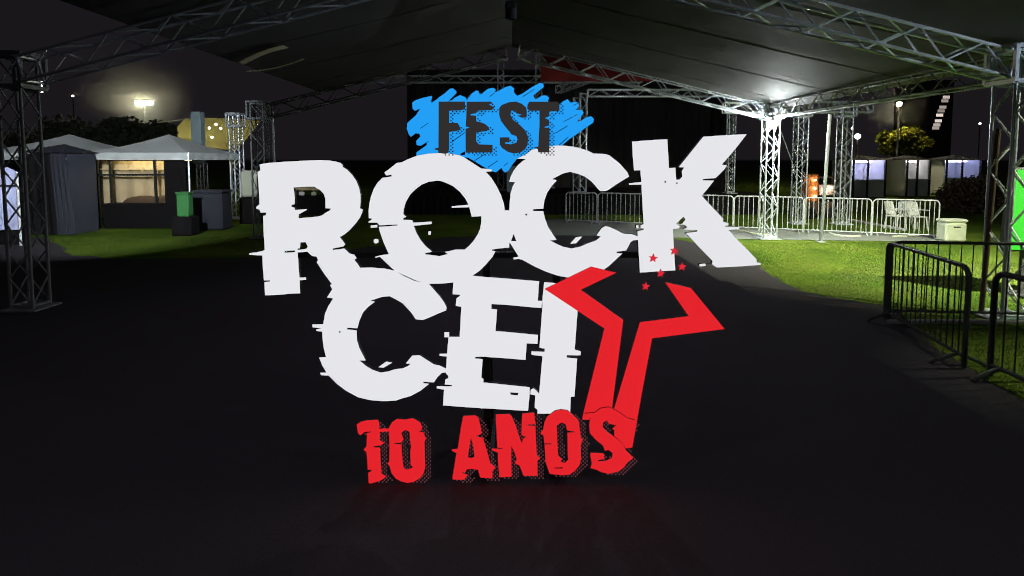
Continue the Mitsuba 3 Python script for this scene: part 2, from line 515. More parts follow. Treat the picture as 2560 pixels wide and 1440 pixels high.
truss((xat(1466, 24.6), 24.6, 5.1), (xat(1900, 24.6), 24.6, 5.1), 'pale horizontal truss over the stage front, right of the blue scribble', w=0.28, h=0.28, stuff=True)
truss((xat(860, 27), 27, 6.0), (xat(1600, 27), 27, 6.0), 'dim horizontal truss across the back of the stage behind the blue scribble', w=0.3, h=0.3, stuff=True)
truss((xat(1395, 25.5), 25.5, 5.35), (xat(1480, 21.5), 21.5, 5.35), 'short truss end pointing forward above the stage, below the red cloth', w=0.28, h=0.28, stuff=True)
k = thing('stage_lamp', 'small dark stage lamp hanging from the roof ridge at the top centre', 'lamp')
c = at(1277, 24, 8.6)
part(k, 'housing', cat([cbox(c[0], c[1], c[2] + 0.05, 0.17, 0.17, 0.12, 0.03), trimesh.creation.annulus(0.065, 0.08, 0.14).apply_translation(c - [0, 0, 0.07])]), 'grey_cloth')
part(k, 'yoke', rod(c + [0, 0, 0.1], (c[0], c[1] - 0.1, 5.0), 0.02, 8), 'lamp_body')
scene['added_down_beam'] = {'type': 'spot', 'intensity': {'type': 'rgb', 'value': [6.5 / EX, 5.9 / EX, 7.3 / EX]}, 'cutoff_angle': 80.0, 'beam_width': 50.0, 'sampling_weight': 4.0,
                      'to_world': T().look_at(origin=c - [0, 0, 0.16], target=c - [0, 0.0, 3], up=[0, 1, 0])}  # beam added to lift the floor; the fixture itself looks unlit


# ================================================================== BARRIERS
def barrier(a, b, label, mat='bar_mat', hgt=1.12, z0=0.14, bars=14, r=0.02, rb=0.009, group=None, feet=True):
    a, b = np.array([*a[:2], 0.0]), np.array([*b[:2], 0.0])
    L = np.linalg.norm(b - a)
    t = (b - a) / L
    nrm = np.array([-t[1], t[0], 0])
    up = np.array([0, 0, 1.0])
    k = thing('crowd_barrier', label, 'barrier', group)
    rad = 0.12
    path = [a + up * 0.02, a + up * (hgt - rad)]
    for ang in np.linspace(0.2, math.pi / 2, 5):
        path.append(a + up * (hgt - rad) + t * rad * (1 - math.cos(ang)) + up * rad * math.sin(ang))
    for ang in np.linspace(math.pi / 2, math.pi - 0.2, 5):
        path.append(b - t * rad + up * (hgt - rad) - t * rad * math.cos(ang) + up * rad * math.sin(ang))
    path += [b + up * (hgt - rad), b + up * 0.02]
    part(k, 'frame', tube_general(path, r), mat, smooth=50)
    part(k, 'bottom_rail', rod(a + up * z0, b + up * z0, r * 0.8, 8), mat, smooth=40)
    for i in range(bars):
        q = a + t * L * (i + 1) / (bars + 1)
        part(k, 'bar', rod(q + up * z0, q + up * (hgt - 0.005), rb, 6), mat)
    if feet:
        for q in (a + t * 0.12, b - t * 0.12):
            part(k, 'foot', tube_general([q - nrm * 0.28 + up * 0.015, q - nrm * 0.22 + up * 0.05, q + up * z0, q + nrm * 0.22 + up * 0.05, q + nrm * 0.28 + up * 0.015], r * 0.8), mat)
    return k


def tube_general(points, r, n=8):
    p = np.asarray(points, float)
    ms = [rod(p[i], p[i + 1], r, n) for i in range(len(p) - 1)]
    for q in p[1:-1]:
        s = trimesh.creation.icosphere(1, r)
        s.apply_translation(q)
        ms.append(s)
    return cat(ms)


A0, A1 = ground(1414, 556), ground(2352, 597)


def on_line(px):
    """point of the barrier line seen at that column"""
    d = np.array([(px - 1280) / F, 1.0])
    e = (A1 - A0)[:2]
    M = np.array([d, -e]).T
    return d * np.linalg.solve(M, A0[:2])[0]


cols = [1414, 1494, 1662, 1836, 2012, 2184, 2354]
names = ['short steel barrier at the left end of the far row, inside the letter C', 'steel crowd barrier of the far row between letters C and K', 'steel crowd barrier of the far row mostly behind the letter K',
         'steel crowd barrier of the far row crossing the floodlit tower', 'steel crowd barrier of the far row in front of the two rear towers', 'rightmost steel crowd barrier of the far row, ending left of the cream box']
for i in range(6):
    a, b = on_line(cols[i] + 1.5), on_line(cols[i + 1] - 1.5)
    barrier(a, b, names[i], bars=7 if i == 0 else 13, group='steel crowd barriers in the far row', hgt=1.12, rb=0.011, z0=0.1)

P1, P2, P3 = np.array([5.36, 8.2]), np.array([4.98, 6.25]), np.array([5.06, 6.0])
barrier(P1, P2, 'dark barrier panel turned towards the camera at the right edge of the floor', 'shaded_bar', hgt=1.13, bars=15, r=0.027, rb=0.008)
barrier(P1 + [0.07, 0.02], (7.75, 8.0), 'dark barrier panel running right, behind the nearest right tower', 'shaded_bar', hgt=1.13, bars=14, r=0.024, rb=0.008)
barrier(P3, (5.05, 3.8), 'dark barrier panel cut off by the right edge of the picture', 'shaded_bar', hgt=1.13, bars=14, r=0.03, rb=0.008)
k = thing('sign_post', 'dark brown steel post beside the nearest right truss tower', 'post')
p = ground(2452, 790)
scene[k] = mikit.ply(rod(p, (p[0] + 0.1, p[1], 2.75), 0.035, 12), 'brown_soil', smooth=40)

# cream box, chairs, cart, cables on the right
k = thing('storage_box', 'cream plastic box standing on the grass right of the far barriers', 'box')
p = ground(2397, 606)
part(k, 'body', cbox(p[0], p[1] + 0.3, 0.27, 0.60, 0.42, 0.54, 0.05), 'cream_plastic')
part(k, 'lid', cbox(p[0], p[1] + 0.3, 0.59, 0.63, 0.45, 0.09, 0.035), 'cream_plastic')
part(k, 'handle', cbox(p[0], p[1] + 0.08, 0.42, 0.2, 0.03, 0.035, 0.01), 'grey_cloth')


def plastic_chair(x, y, rz, label):
    k = thing('plastic_chair', label, 'chair', 'white plastic chairs behind the far barriers')
    M = trimesh.transformations.rotation_matrix(rz, [0, 0, 1])
    M[:3, 3] = (x, y, 0)

    def add(name, m):
        m.apply_transform(M)
        part(k, name, m, 'white_plastic')
    add('seat', cbox(0, 0, 0.43, 0.46, 0.44, 0.03, 0.012))
    bk = grid(lambda u, v: np.stack([(u - 0.5) * 0.46, 0.22 + 0.10 * v - 0.06 * (2 * u - 1) ** 2 + 0 * u, 0.46 + v * (0.42 + 0.04 * (1 - (2 * u - 1) ** 2))], -1), 9, 5)
    bk2 = bk.copy()
    bk2.vertices = bk2.vertices + [0, 0.018, 0]
    bk2.invert()
    add('backrest', cat([bk, bk2]))
    for sx in (-1, 1):
        for sy in (-1, 1):
            add('leg', rod((sx * 0.19, sy * 0.18, 0.42), (sx * 0.23, sy * 0.22, 0.0), 0.02, 8))
        add('armrest', cbox(sx * 0.25, 0.0, 0.65, 0.05, 0.42, 0.03, 0.01))


for px, py, rz, lab in ((2238, 572, 0.4, 'left white plastic chair behind the rightmost far barrier'), (2262, 568, 2.6, 'middle white plastic chair turned away behind the rightmost far barrier'), (2290, 574, 0.1, 'right white plastic chair behind the rightmost far barrier')):
    p = ground(px, py)
    plastic_chair(p[0], p[1], rz, lab)

k = thing('food_cart', 'orange brown food cart with small bulbs between the rear towers', 'cart')
p = np.array([(2025 - 1280) / F * 23.0, 23.0])
part(k, 'cabinet', cbox(p[0], p[1], 1.2, 0.46, 0.5, 1.1, 0.05), 'orange_paint')
part(k, 'counter', cbox(p[0] + 0.58, p[1], 1.12, 0.62, 0.5, 0.42, 0.03), 'beige_paint')
part(k, 'base', cbox(p[0] + 0.33, p[1], 0.42, 1.12, 0.5, 0.45, 0.03), 'brown_soil')
part(k, 'canopy', cbox(p[0] + 0.5, p[1], 1.62, 0.55, 0.6, 0.05, 0.02), 'brown_soil')
for sx in (-0.1, 0.75):
    w_ = trimesh.creation.cylinder(radius=0.22, height=0.06, sections=20)
    w_.apply_transform(trimesh.transformations.rotation_matrix(math.pi / 2, [1, 0, 0]))
    w_.apply_translation((p[0] + sx, p[1] - 0.29, 0.22))
    part(k, 'wheel', w_, 'black_steel')
for px, py in ((2038, 450), (2038, 471), (2038, 490), (2078, 470), (2064, 480), (2004, 452)):
    c = at(px, py, p[1] - 0.36)
    s = trimesh.creation.icosphere(1, 0.035)
    s.apply_translation(c)
    part(k, 'bulb', s, 'lens_mat', smooth=True, **glow((55, 42, 34), 0.3))

for lab, ps in (('pale cable lying along the pavement left of the floodlit tower', [(1845, 578), (1862, 581), (1880, 586), (1900, 588), (1930, 590)]),
                ('pale cable curving over the pavement in front of the rear pole', [(2070, 583), (2085, 589), (2105, 592), (2130, 593), (2150, 592)]),
                ('pale cable on the pavement below the chairs', [(2232, 594), (2270, 592), (2310, 589), (2340, 590)])):
    single('power_cable', tube_general([ground(*q) + [0, 0, 0.03] for q in ps], 0.03, 6), 'cream_plastic', lab, 'cable')

# green lit panel at the right edge
k = thing('led_panel', 'bright green LED panel cut off by the right edge of the picture', 'screen')
c0, c1 = at(2548, 425, 9.6), at(2520, 625, 9.6)
pan = Polygon([(c0[0] - 0.02, c0[2]), (c0[0] + 1.1, c0[2] + 0.08), (c0[0] + 1.1, c1[2]), (c1[0], c1[2])])
part(k, 'screen', extrude_front(pan, 9.60, 0.02), 'panel_face', **glow((0.03, 0.78, 0.02), 2))
part(k, 'cabinet', extrude_front(pan.buffer(0.03, join_style=2), 9.63, 0.12), 'lamp_body')
part(k, 'stand', cat([bx(c0[0] + 0.25, 9.72, 0.45, 0.06, 0.06, 0.9), bx(c0[0] + 0.85, 9.72, 0.45, 0.06, 0.06, 0.9), bx(c0[0] + 0.55, 9.72, 0.02, 0.9, 0.5, 0.04)]), 'lamp_body')


# ================================================================== TREES, SHRUBS
def leaf_cloud(centers, radii, n, size, squash=0.8, seed=0):
    rg = np.random.default_rng(seed)
    w = np.array([r ** 2 for r in radii])
    idx = rg.choice(len(centers), n, p=w / w.sum())
    dirs = rg.normal(size=(n, 3))
    dirs /= np.linalg.norm(dirs, axis=1, keepdims=True)
    rad = np.array(radii)[idx] * rg.uniform(0.55, 1.08, n)
    p = np.array(centers)[idx] + dirs * rad[:, None] * [1, 1, squash]
    a = rg.normal(size=(n, 3))
    a /= np.linalg.norm(a, axis=1, keepdims=True)
    b = np.cross(a, rg.normal(size=(n, 3)))
    b /= np.linalg.norm(b, axis=1, keepdims=True)
    s = size * rg.uniform(0.6, 1.3, n)[:, None]
    v = np.stack([p - a * s, p + b * s * 0.5, p + a * s, p - b * s * 0.5], 1).reshape(-1, 3)
    i = np.arange(n)[:, None] * 4
    return trimesh.Trimesh(v, np.vstack([i + [0, 1, 2], i + [0, 2, 3]]), process=False)


def tree(x, y, height, spread, label, n=3500, leaf=0.16, seed=1, group=None, mat='leaf_mat'):
    k = thing('tree', label, 'tree', group)
    rg = np.random.default_rng(seed)
    tr = [(x, y, 0), (x + rg.normal(0, 0.1), y, height * 0.25), (x + rg.normal(0, 0.2), y, height * 0.5)]
    ms = [trimesh.creation.cone(0.12 + height * 0.02, height * 0.75, sections=9)]
    ms[0].apply_translation((x, y, 0))
    cs, rs = [], []
    for i in range(9):
        a = i * 2.4
        q = np.array([x + math.cos(a) * spread * rg.uniform(0.25, 0.72), y + math.sin(a) * spread * rg.uniform(0.2, 0.6), height * rg.uniform(0.52, 0.86)])
        cs.append(q)
        rs.append(spread * rg.uniform(0.26, 0.42))
        ms.append(rod((x, y, height * 0.35), q, 0.05, 6))
    part(k, 'trunk', cat(ms), 'bark')
    part(k, 'crown', leaf_cloud(cs, rs, n, leaf, 0.75, seed), mat)
    return k


tree((2252 - 1280) / F * 43, 43, 4.85, 2.1, 'small tree with its top lit yellow by the right street lamp', seed=4, n=4200)
tree((250 - 1280) / F * 31, 31, 4.9, 3.0, 'dark leafy tree behind the white gazebos at the left', seed=5, mat='shaded_leaf')
tree((345 - 1280) / F * 31, 31.5, 4.5, 2.2, 'dark leafy tree hiding the foot of the left floodlight pole', seed=6, mat='shaded_leaf')
tree((120 - 1280) / F * 33, 33, 4.6, 3.0, 'dark leafy tree behind the grey booth at the far left', seed=9, mat='shaded_leaf')
for px, Y, hh, ww, lab in ((2400, 26, 1.5, 1.0, 'left dark brown shrub behind the cream box'), (2452, 25, 1.7, 1.1, 'right dark brown shrub behind the cream box')):
    k = thing('shrub', lab, 'shrub')
    X = (px - 1280) / F * Y
    part(k, 'foliage', leaf_cloud([(X, Y, hh * 0.5), (X - ww * 0.5, Y, hh * 0.35), (X + ww * 0.5, Y + 0.2, hh * 0.4)], [hh * 0.5, hh * 0.4, hh * 0.42], 1500, 0.09, 1.0, int(px)), 'dry_leaf')
    part(k, 'stem', rod((X, Y, 0), (X, Y, hh * 0.5), 0.04, 6), 'bark')


# ================================================================== STREET LAMPS AND FAR LIGHTS
def flood_pole(px, py, Y, label, rad, I, heads):
    k = thing('street_lamp', label, 'street lamp')
    c = at(px, py, Y)
    part(k, 'pole', rod((c[0], Y, 0), (c[0], Y, c[2]), 0.06, 10), 'bar_mat', smooth=40)
    part(k, 'crossbar', rod((c[0] - 0.5 * heads * 0.35, Y, c[2]), (c[0] + 0.5 * heads * 0.35, Y, c[2]), 0.04, 8), 'bar_mat')
    for i in range(heads):
        x = c[0] + (i - (heads - 1) / 2) * 0.36
        hd = part(k, 'lamp_head', cbox(x, Y, c[2] + 0.25, 0.3, 0.2, 0.05, 0.015), 'lamp_body')
        f = cbox(x, Y, c[2] + 0.12, 0.26, 0.14, 0.2, 0.02)
        scene[hd + '__lens'] = mikit.ply(f, 'lens_mat', **glow(np.array(rad) * I, 5))
    return c


flood_pole(360, 262, 36, 'tall floodlight pole glowing yellow above the white gazebos at the left', (1.0, 0.95, 0.62), 400, 3)
flood_pole(2248, 264, 41, 'single street lamp glowing above the yellow-lit small tree', (1.0, 0.88, 0.50), 2300, 1)
k = thing('street_lamp', 'small low lamp glowing left of the yellow-lit tree', 'street lamp')
c = at(2144, 341, 44)
s = trimesh.creation.icosphere(2, 0.2)
s.apply_translation(c)
part(k, 'globe', s, 'lens_mat', smooth=True, **glow((60, 60, 48), 0.5))
part(k, 'pole', rod((c[0], c[1], 0), c - [0, 0, 0.2], 0.05, 8), 'bark')
for px, py, Y, e, lab in ((182, 240, 70, 4, 'faint far lamp in the dark at the upper left'), (2131, 321, 60, 3, 'faint far lamp just right of the right rear tower'), (2450, 309, 70, 4, 'faint far lamp left of the nearest right tower')):
    k = thing('far_lamp', lab, 'street lamp')
    c = at(px, py, Y)
    s = trimesh.creation.icosphere(1, 0.14)
    s.apply_translation(c)
    part(k, 'globe', s, 'lens_mat', smooth=True, **glow((e, e * 0.9, e * 0.8), 0.1))
    part(k, 'pole', rod((c[0], c[1], 0), c - [0, 0, 0.12], 0.06, 6), 'bark')

# smoke drifting past the lamps
def smoke(k, c, size, peak, seed):
    n = 40
    q = np.stack(np.meshgrid(*[np.linspace(-1, 1, n)] * 3, indexing='ij'), -1)            # z, y, x
    r = np.sqrt((q[..., 2] + 0.1) ** 2 + q[..., 1] ** 2 + (q[..., 0] - 0.05) ** 2)
    f = meshkit.fbm(q[..., ::-1] * [2.1, 2.1, 2.6] + 5, 4, seed)
    d = np.clip(1 - r, 0, 1) ** 1.3 * np.clip((f - 0.25) * 2.6, 0, 1.3)
    lo, sz = np.asarray(c) - np.asarray(size) / 2, np.asarray(size)
    tw = T().translate(lo.tolist()).scale(sz.tolist())
    scene[k] = {'type': 'cube', 'to_world': T().translate(list(map(float, c))).scale((sz / 2).tolist()), 'bsdf': {'type': 'null'},
                'interior': {'type': 'heterogeneous', 'albedo': {'type': 'constvolume', 'value': {'type': 'rgb', 'value': [0.93, 0.91, 0.86]}}, 'scale': float(peak),
                             'sigma_t': {'type': 'gridvolume', 'grid': mi.VolumeGrid(d.astype(np.float32)[..., None]), 'to_world': tw, 'wrap_mode': 'clamp'}}}


labels['smoke'] = {'label': 'thin drifting smoke glowing around the left floodlight and right street lamp', 'category': 'smoke', 'kind': 'stuff'}
c = at(352, 246, 36)
smoke('smoke__001', c, (7.5, 6, 6.5), 0.09, 3)
c = at(2235, 262, 41)
smoke('smoke__002', c, (5.5, 3.4, 5.0), 0.045, 8)

# apartment block with a lit stair column
k = thing('apartment_building', 'dark far building with a slanting column of lit stair windows', 'building')
Y = 110
wx = [at(px, py, Y) for px, py in ((2366, 243), (2362, 252), (2357, 268), (2353, 277), (2349, 288), (2346, 302), (2342, 312), (2339, 320))]
xa, xb = wx[-1][0] - 1.4, wx[0][0] + 1.4
part(k, 'wall', bx((xa + xb) / 2, Y + 5.1, 8.5, xb - xa, 10, 17), 'dark_wall')
part(k, 'roof', cbox((xa + xb) / 2, Y + 5.1, 17.1, xb - xa + 0.6, 10.6, 0.3, 0.05), 'dark_wall')
for i, c in enumerate(wx):
    fr = part(k, 'window', bx(c[0], Y + 0.06, c[2], 1.5, 0.1, 0.75), 'dark_wall')
    e = (0.5, 0.3, 0.35, 0.25, 0.8, 0.7, 0.45, 0.35)[i]
    scene[fr + '__pane'] = mikit.ply(bx(c[0], Y, c[2], 1.3, 0.04, 0.55), 'lens_mat', **glow((e, e * 0.85, e * 0.75), 0.03))


# ================================================================== TENTS
def gazebo(cx, cy, w, d, eave, peak, label, posts=True, mat='pvc_mat'):
    k = thing('gazebo', label, 'tent')
    c = np.array([(cx - w / 2, cy - d / 2), (cx + w / 2, cy - d / 2), (cx + w / 2, cy + d / 2), (cx - w / 2, cy + d / 2)])
    for i in range(4):
        a, b = c[i], c[(i + 1) % 4]

        def fn(u, v):
            base = a[None, None] * (1 - u[..., None]) + b[None, None] * u[..., None]
            q = base * (1 - v[..., None]) + np.array([cx, cy]) * v[..., None]
            z = eave + (peak - eave) * (0.62 * v + 0.38 * v ** 2) + 0.03 * np.sin(u * 9) * (1 - v) * v
            return np.concatenate([q, z[..., None]], -1)
        part(k, 'roof_panel', grid(fn, 14, 10), mat, smooth=True)

        def vf(u, v):
            base = a[None, None] * (1 - u[..., None]) + b[None, None] * u[..., None]
            nn = np.array([(b - a)[1], -(b - a)[0]]) / np.linalg.norm(b - a)
            q = base + nn * (0.015 + 0.02 * np.sin(u * 40)[..., None] * (1 - v[..., None]))
            return np.concatenate([q, (eave - 0.24 * (1 - v))[..., None]], -1)
        part(k, 'valance', grid(vf, 40, 3), mat, smooth=True)
    if posts:
        for q in c:
            part(k, 'post', rod((q[0] * 0.995 + cx * 0.005, q[1] * 0.995 + cy * 0.005, 0), (q[0], q[1], eave), 0.03, 8), 'steel_mat')
    return k


gz = gazebo(-12.3, 20.9, 3.35, 3.6, 2.54, 3.22, 'white gazebo with a warm lit stall inside, right of the grey booth')
gazebo(-15.85, 20.9, 3.7, 3.8, 2.54, 3.22, 'white gazebo behind the grey booth at the left')
# stall inside the first gazebo
k = thing('market_stall', 'warm lit stall with tan back wall under the right white gazebo', 'stall')


def bw(u, v):
    X = -14.75 + 3.15 * u
    return np.stack([X, 20.4 + 0.03 * np.sin(X * 11), 0.3 + 2.2 * v], -1)


part(k, 'back_wall', grid(bw, 60, 4), 'tan_cloth', smooth=True)
for X in (-14.0, -13.55, -12.05):
    part(k, 'frame_post', bx(X, 19.6, 1.2, 0.07, 0.07, 2.4), 'black_steel')
part(k, 'frame_rail', bx(-12.8, 19.6, 1.80, 3.4, 0.05, 0.06), 'black_steel')
part(k, 'frame_rail', bx(-12.6, 19.6, 2.30, 2.6, 0.05, 0.06), 'black_steel')
part(k, 'shelf_post', bx(-12.45, 20.25, 1.3, 0.05, 0.05, 1.9), 'tan_cloth')
part(k, 'shelf_post', bx(-14.3, 20.2, 1.3, 0.05, 0.05, 1.9), 'black_steel')
part(k, 'shelf', bx(-13.0, 20.25, 1.98, 2.6, 0.2, 0.05), 'tan_cloth')
part(k, 'counter', cbox(-12.0, 19.7, 0.42, 3.5, 0.6, 0.84, 0.02), 'black_cloth')
part(k, 'goods', cat([trimesh.creation.icosphere(2, 0.5).apply_scale((1.5, 0.6, 0.55)).apply_translation((-12.7, 20.0, 0.80)), trimesh.creation.icosphere(2, 0.4).apply_scale((1.2, 0.6, 0.6)).apply_translation((-12.0, 20.0, 0.84))]), 'brown_soil', smooth=True)
part(k, 'side_curtain', cbox(-11.35, 19.55, 1.30, 0.72, 0.1, 2.0, 0.04), 'black_cloth')
part(k, 'tube_lamp', rod((-13.5, 19.95, 2.33), (-11.0, 19.95, 2.33), 0.035, 10), 'lens_mat', smooth=True, **glow((20, 17, 9.6), 5))
single('plastic_bin', cat([cbox(xat(460, 17.7), 17.7, 0.93, 0.36, 0.32, 0.70, 0.04), cbox(xat(460, 17.7), 17.7, 1.30, 0.40, 0.36, 0.05, 0.015)]), 'green_plastic', 'green plastic bin standing on a dark case beside the warm stall', 'bin')
k = thing('equipment_case', 'dark grey equipment case right of the green bin', 'case')
part(k, 'body', cbox(xat(520, 19.0), 19.2, 0.62, 1.0, 0.7, 1.2, 0.04), 'grey_cloth')
part(k, 'lid', cbox(xat(520, 19.0), 19.2, 1.27, 1.04, 0.74, 0.08, 0.02), 'grey_cloth')
single('bin_stand', cbox(xat(460, 17.7), 17.7, 0.29, 0.6, 0.5, 0.58, 0.03), 'black_cloth', 'black case under the green bin', 'case')

# grey canvas booth
k = thing('canvas_booth', 'dark grey canvas booth with hanging side curtains in front of the gazebos', 'booth')
bx0, bx1, by = xat(58, 17.6), xat(165, 17.6), 17.6


def curtain(x0, x1, lean):
    def fn(u, v):
        X = x0 + (x1 - x0) * u + lean * (1 - v) * (0.3 + u)
        return np.stack([X, by + 0.06 * np.sin(u * 21) * (1 - v) + 0.1 * (1 - v), 0.02 + 2.48 * v], -1)
    return grid(fn, 40, 10)


part(k, 'front_curtain', curtain(bx0, bx0 + 0.9, 0.05), 'black_cloth', smooth=True)
part(k, 'front_curtain', curtain(bx0 + 0.85, bx1, 0.12), 'grey_cloth', smooth=True)
part(k, 'side_wall', bx(bx1 + 0.02, by + 0.65, 1.25, 0.03, 1.2, 2.48), 'slate_cloth')
part(k, 'side_wall', bx(bx0 - 0.12, by + 0.65, 1.25, 0.03, 1.2, 2.48), 'grey_cloth')
cx, cy = (bx0 + bx1) / 2, by + 0.65
rv = np.array([(bx0 - 0.2, by - 0.1, 2.52), (bx1 + 0.1, by - 0.1, 2.52), (bx1 + 0.1, by + 1.35, 2.52), (bx0 - 0.2, by + 1.35, 2.52), (bx0 + 0.8, cy, 2.80)])
part(k, 'roof', trimesh.Trimesh(rv, [[0, 1, 4], [1, 2, 4], [2, 3, 4], [3, 0, 4], [0, 2, 1], [0, 3, 2]], process=False), 'grey_cloth')

# pale lit tent at the left edge
k = thing('lit_tent', 'bluish white lit tent cut off by the left edge of the picture', 'tent')
Yt = 15.5
xe = xat(44, Yt)


def tw(u, v):
    X = xe - 3.2 * u
    return np.stack([X, Yt + 0.05 * np.sin(X * 6) + 0.2 * u, 0.42 + (1.55 + 0.55 * np.clip(u * 2.6, 0, 1)) * v], -1)


part(k, 'front_wall', grid(tw, 50, 10), 'tinted_cloth_mat', smooth=True)
part(k, 'seam', cat([rod((xe - 3.0, Yt - 0.02, 1.62), (xe + 0.02, Yt - 0.06, 1.62), 0.02, 6)]), 'grey_cloth')
part(k, 'edge_pole', rod((xe + 0.03, Yt - 0.05, 0), (xe + 0.03, Yt - 0.05, 1.98), 0.03, 8), 'white_plastic')
part(k, 'base_skirt', bx(xe - 1.6, Yt + 0.16, 0.2, 3.2, 0.04, 0.4), 'black_cloth')

# marquee lit by the left floodlight, white column with cable
k = thing('marquee', 'yellowish marquee roof lit by the left floodlight, behind the white gazebo', 'tent')
Ym = 39.0
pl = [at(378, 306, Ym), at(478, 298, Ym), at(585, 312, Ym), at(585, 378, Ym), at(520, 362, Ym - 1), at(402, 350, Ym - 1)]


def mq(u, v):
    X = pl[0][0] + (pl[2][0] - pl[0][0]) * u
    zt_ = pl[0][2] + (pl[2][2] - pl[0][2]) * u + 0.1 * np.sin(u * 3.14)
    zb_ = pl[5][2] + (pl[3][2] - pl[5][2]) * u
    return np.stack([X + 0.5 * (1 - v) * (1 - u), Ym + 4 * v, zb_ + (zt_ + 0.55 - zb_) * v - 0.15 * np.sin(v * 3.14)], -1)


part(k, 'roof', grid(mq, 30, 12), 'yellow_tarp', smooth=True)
for X in (pl[5][0] + 0.4, pl[3][0] - 0.3):
    part(k, 'post', rod((X, Ym + 0.2, 0), (X, Ym + 0.2, 3.3), 0.06, 8), 'steel_mat')
for px, py in ((540, 311), (552, 321), (530, 343), (523, 320)):
    s = trimesh.creation.icosphere(1, 0.08)
    s.apply_translation(at(px, py, Ym - 0.3))
    part(k, 'bulb', s, 'lens_mat', smooth=True, **glow((12, 10, 7), 0.1))
k = thing('wrapped_column', 'pale square column right of the left floodlight, above the gazebo', 'column')
xc = xat(500, 25.0)
part(k, 'wrap', cbox(xc, 25.0, 3.25, 0.42, 0.42, 2.2, 0.04), 'banner_mat')
truss_parts(k, (xc + 0.1, 25.0, 0.05), (xc + 0.1, 25.0, 2.15), (0, 1, 0), 0.3, 0.3, 0.4, stuff=True)
single('guy_cable', rod(at(393, 306, 25), at(486, 296, 25), 0.018, 6), 'pale_tan_mat', 'pale cable running left from the pale column', 'cable')
tower(xat(594, 22.5), 22.5, 4.05, 'pale slim truss tower left of the letter R, right of the equipment case', w=0.36, bay=0.4)
single('steel_pole', rod((xat(688, 17.2), 17.2, 0), (xat(686, 17.2), 17.2, 3.75), 0.035, 8), 'steel_mat', 'thin steel pole behind the top left corner of the letter R', 'pole')
single('pale_box', cbox(xat(628, 21), 21, 1.45, 0.62, 0.4, 0.95, 0.06), 'cream_plastic', 'pale grey cabinet right of the slim truss tower, left of the letter R', 'cabinet')
single('cabinet_stand', cbox(xat(628, 21), 21, 0.48, 0.7, 0.5, 0.95, 0.03), 'black_cloth', 'dark stand under the pale grey cabinet', 'stand')
# stall seen through the letter R
k = thing('market_stall', 'dark stall with a pale fascia seen through the hole of the letter R', 'stall')
Yq = 24.0
part(k, 'fascia', cbox(xat(765, Yq), Yq, at(765, 470, Yq)[2] + 0.05, 1.3, 0.06, 0.3, 0.02), 'tan_cloth')
part(k, 'counter', cbox(xat(765, Yq), Yq + 0.2, 0.42, 1.6, 0.5, 0.84, 0.02), 'black_cloth')
part(k, 'tray', cbox(xat(756, Yq), Yq - 0.1, 0.92, 0.22, 0.12, 0.16, 0.02), 'white_plastic')
part(k, 'tray', cbox(xat(786, Yq), Yq - 0.1, 0.92, 0.2, 0.12, 0.16, 0.02), 'cream_plastic')
single('stage_banner', cbox(xat(1303, 26), 26, (at(1303, 415, 26)[2] + at(1303, 482, 26)[2]) / 2, 1.3, 0.05, 1.2, 0.01), 'banner_mat', 'pale blue grey banner on the stage between letters O and C', 'banner')
for sx in (-0.6, 0.6):
    part(k, 'post', bx(xat(765, Yq) + sx, Yq + 0.1, 0.7, 0.05, 0.05, 1.4), 'black_steel')


# lit stalls far right
def lit_stall(px0, px1, Y, rgb, label, e):
    k = thing('lit_stall', label, 'stall', 'stalls lit from inside at the far right')
    x0, x1 = xat(px0, Y), xat(px1, Y)
    w = x1 - x0
    part(k, 'back_wall', bx((x0 + x1) / 2, Y + 2.2, 1.15, w, 0.06, 2.3), 'white_plastic')
    part(k, 'side_wall', bx(x0 + 0.03, Y + 1.1, 1.15, 0.05, 2.1, 2.3), 'white_plastic')
    part(k, 'side_wall', bx(x1 - 0.03, Y + 1.1, 1.15, 0.05, 2.1, 2.3), 'white_plastic')
    part(k, 'counter', cbox((x0 + x1) / 2, Y + 0.2, 0.55, w * 0.96, 0.5, 1.1, 0.02), 'pvc_mat')
    rv = np.array([(x0 - 0.2, Y - 0.3, 2.32), (x1 + 0.2, Y - 0.3, 2.32), (x1 + 0.2, Y + 2.4, 2.32), (x0 - 0.2, Y + 2.4, 2.32), ((x0 + x1) / 2, Y + 1, 2.62)])
    part(k, 'roof', trimesh.Trimesh(rv, [[0, 1, 4], [1, 2, 4], [2, 3, 4], [3, 0, 4], [0, 2, 1], [0, 3, 2]], process=False), 'grey_cloth')
    for q in (x0 + 0.05, x0 + w * 0.45, x1 - 0.05):
        part(k, 'post', bx(q, Y - 0.12, 1.15, 0.09, 0.09, 2.3), 'black_steel')
    part(k, 'tube_lamp', rod((x0 + 0.3, Y + 0.9, 2.2), (x1 - 0.3, Y + 0.9, 2.2), 0.04, 8), 'lens_mat', smooth=True, **glow(np.array(rgb) * e, 1.2))


lit_stall(2128, 2212, 36, (0.55, 0.55, 1.0), 'lit stall with violet-blue light, leftmost of the far right stalls', 60)
lit_stall(2262, 2322, 37, (0.95, 0.9, 0.95), 'lit stall with white light, middle of the far right stalls', 26)
lit_stall(2360, 2450, 39, (0.45, 0.48, 1.0), 'dim lit stall with blue light, rightmost of the far right stalls', 26)

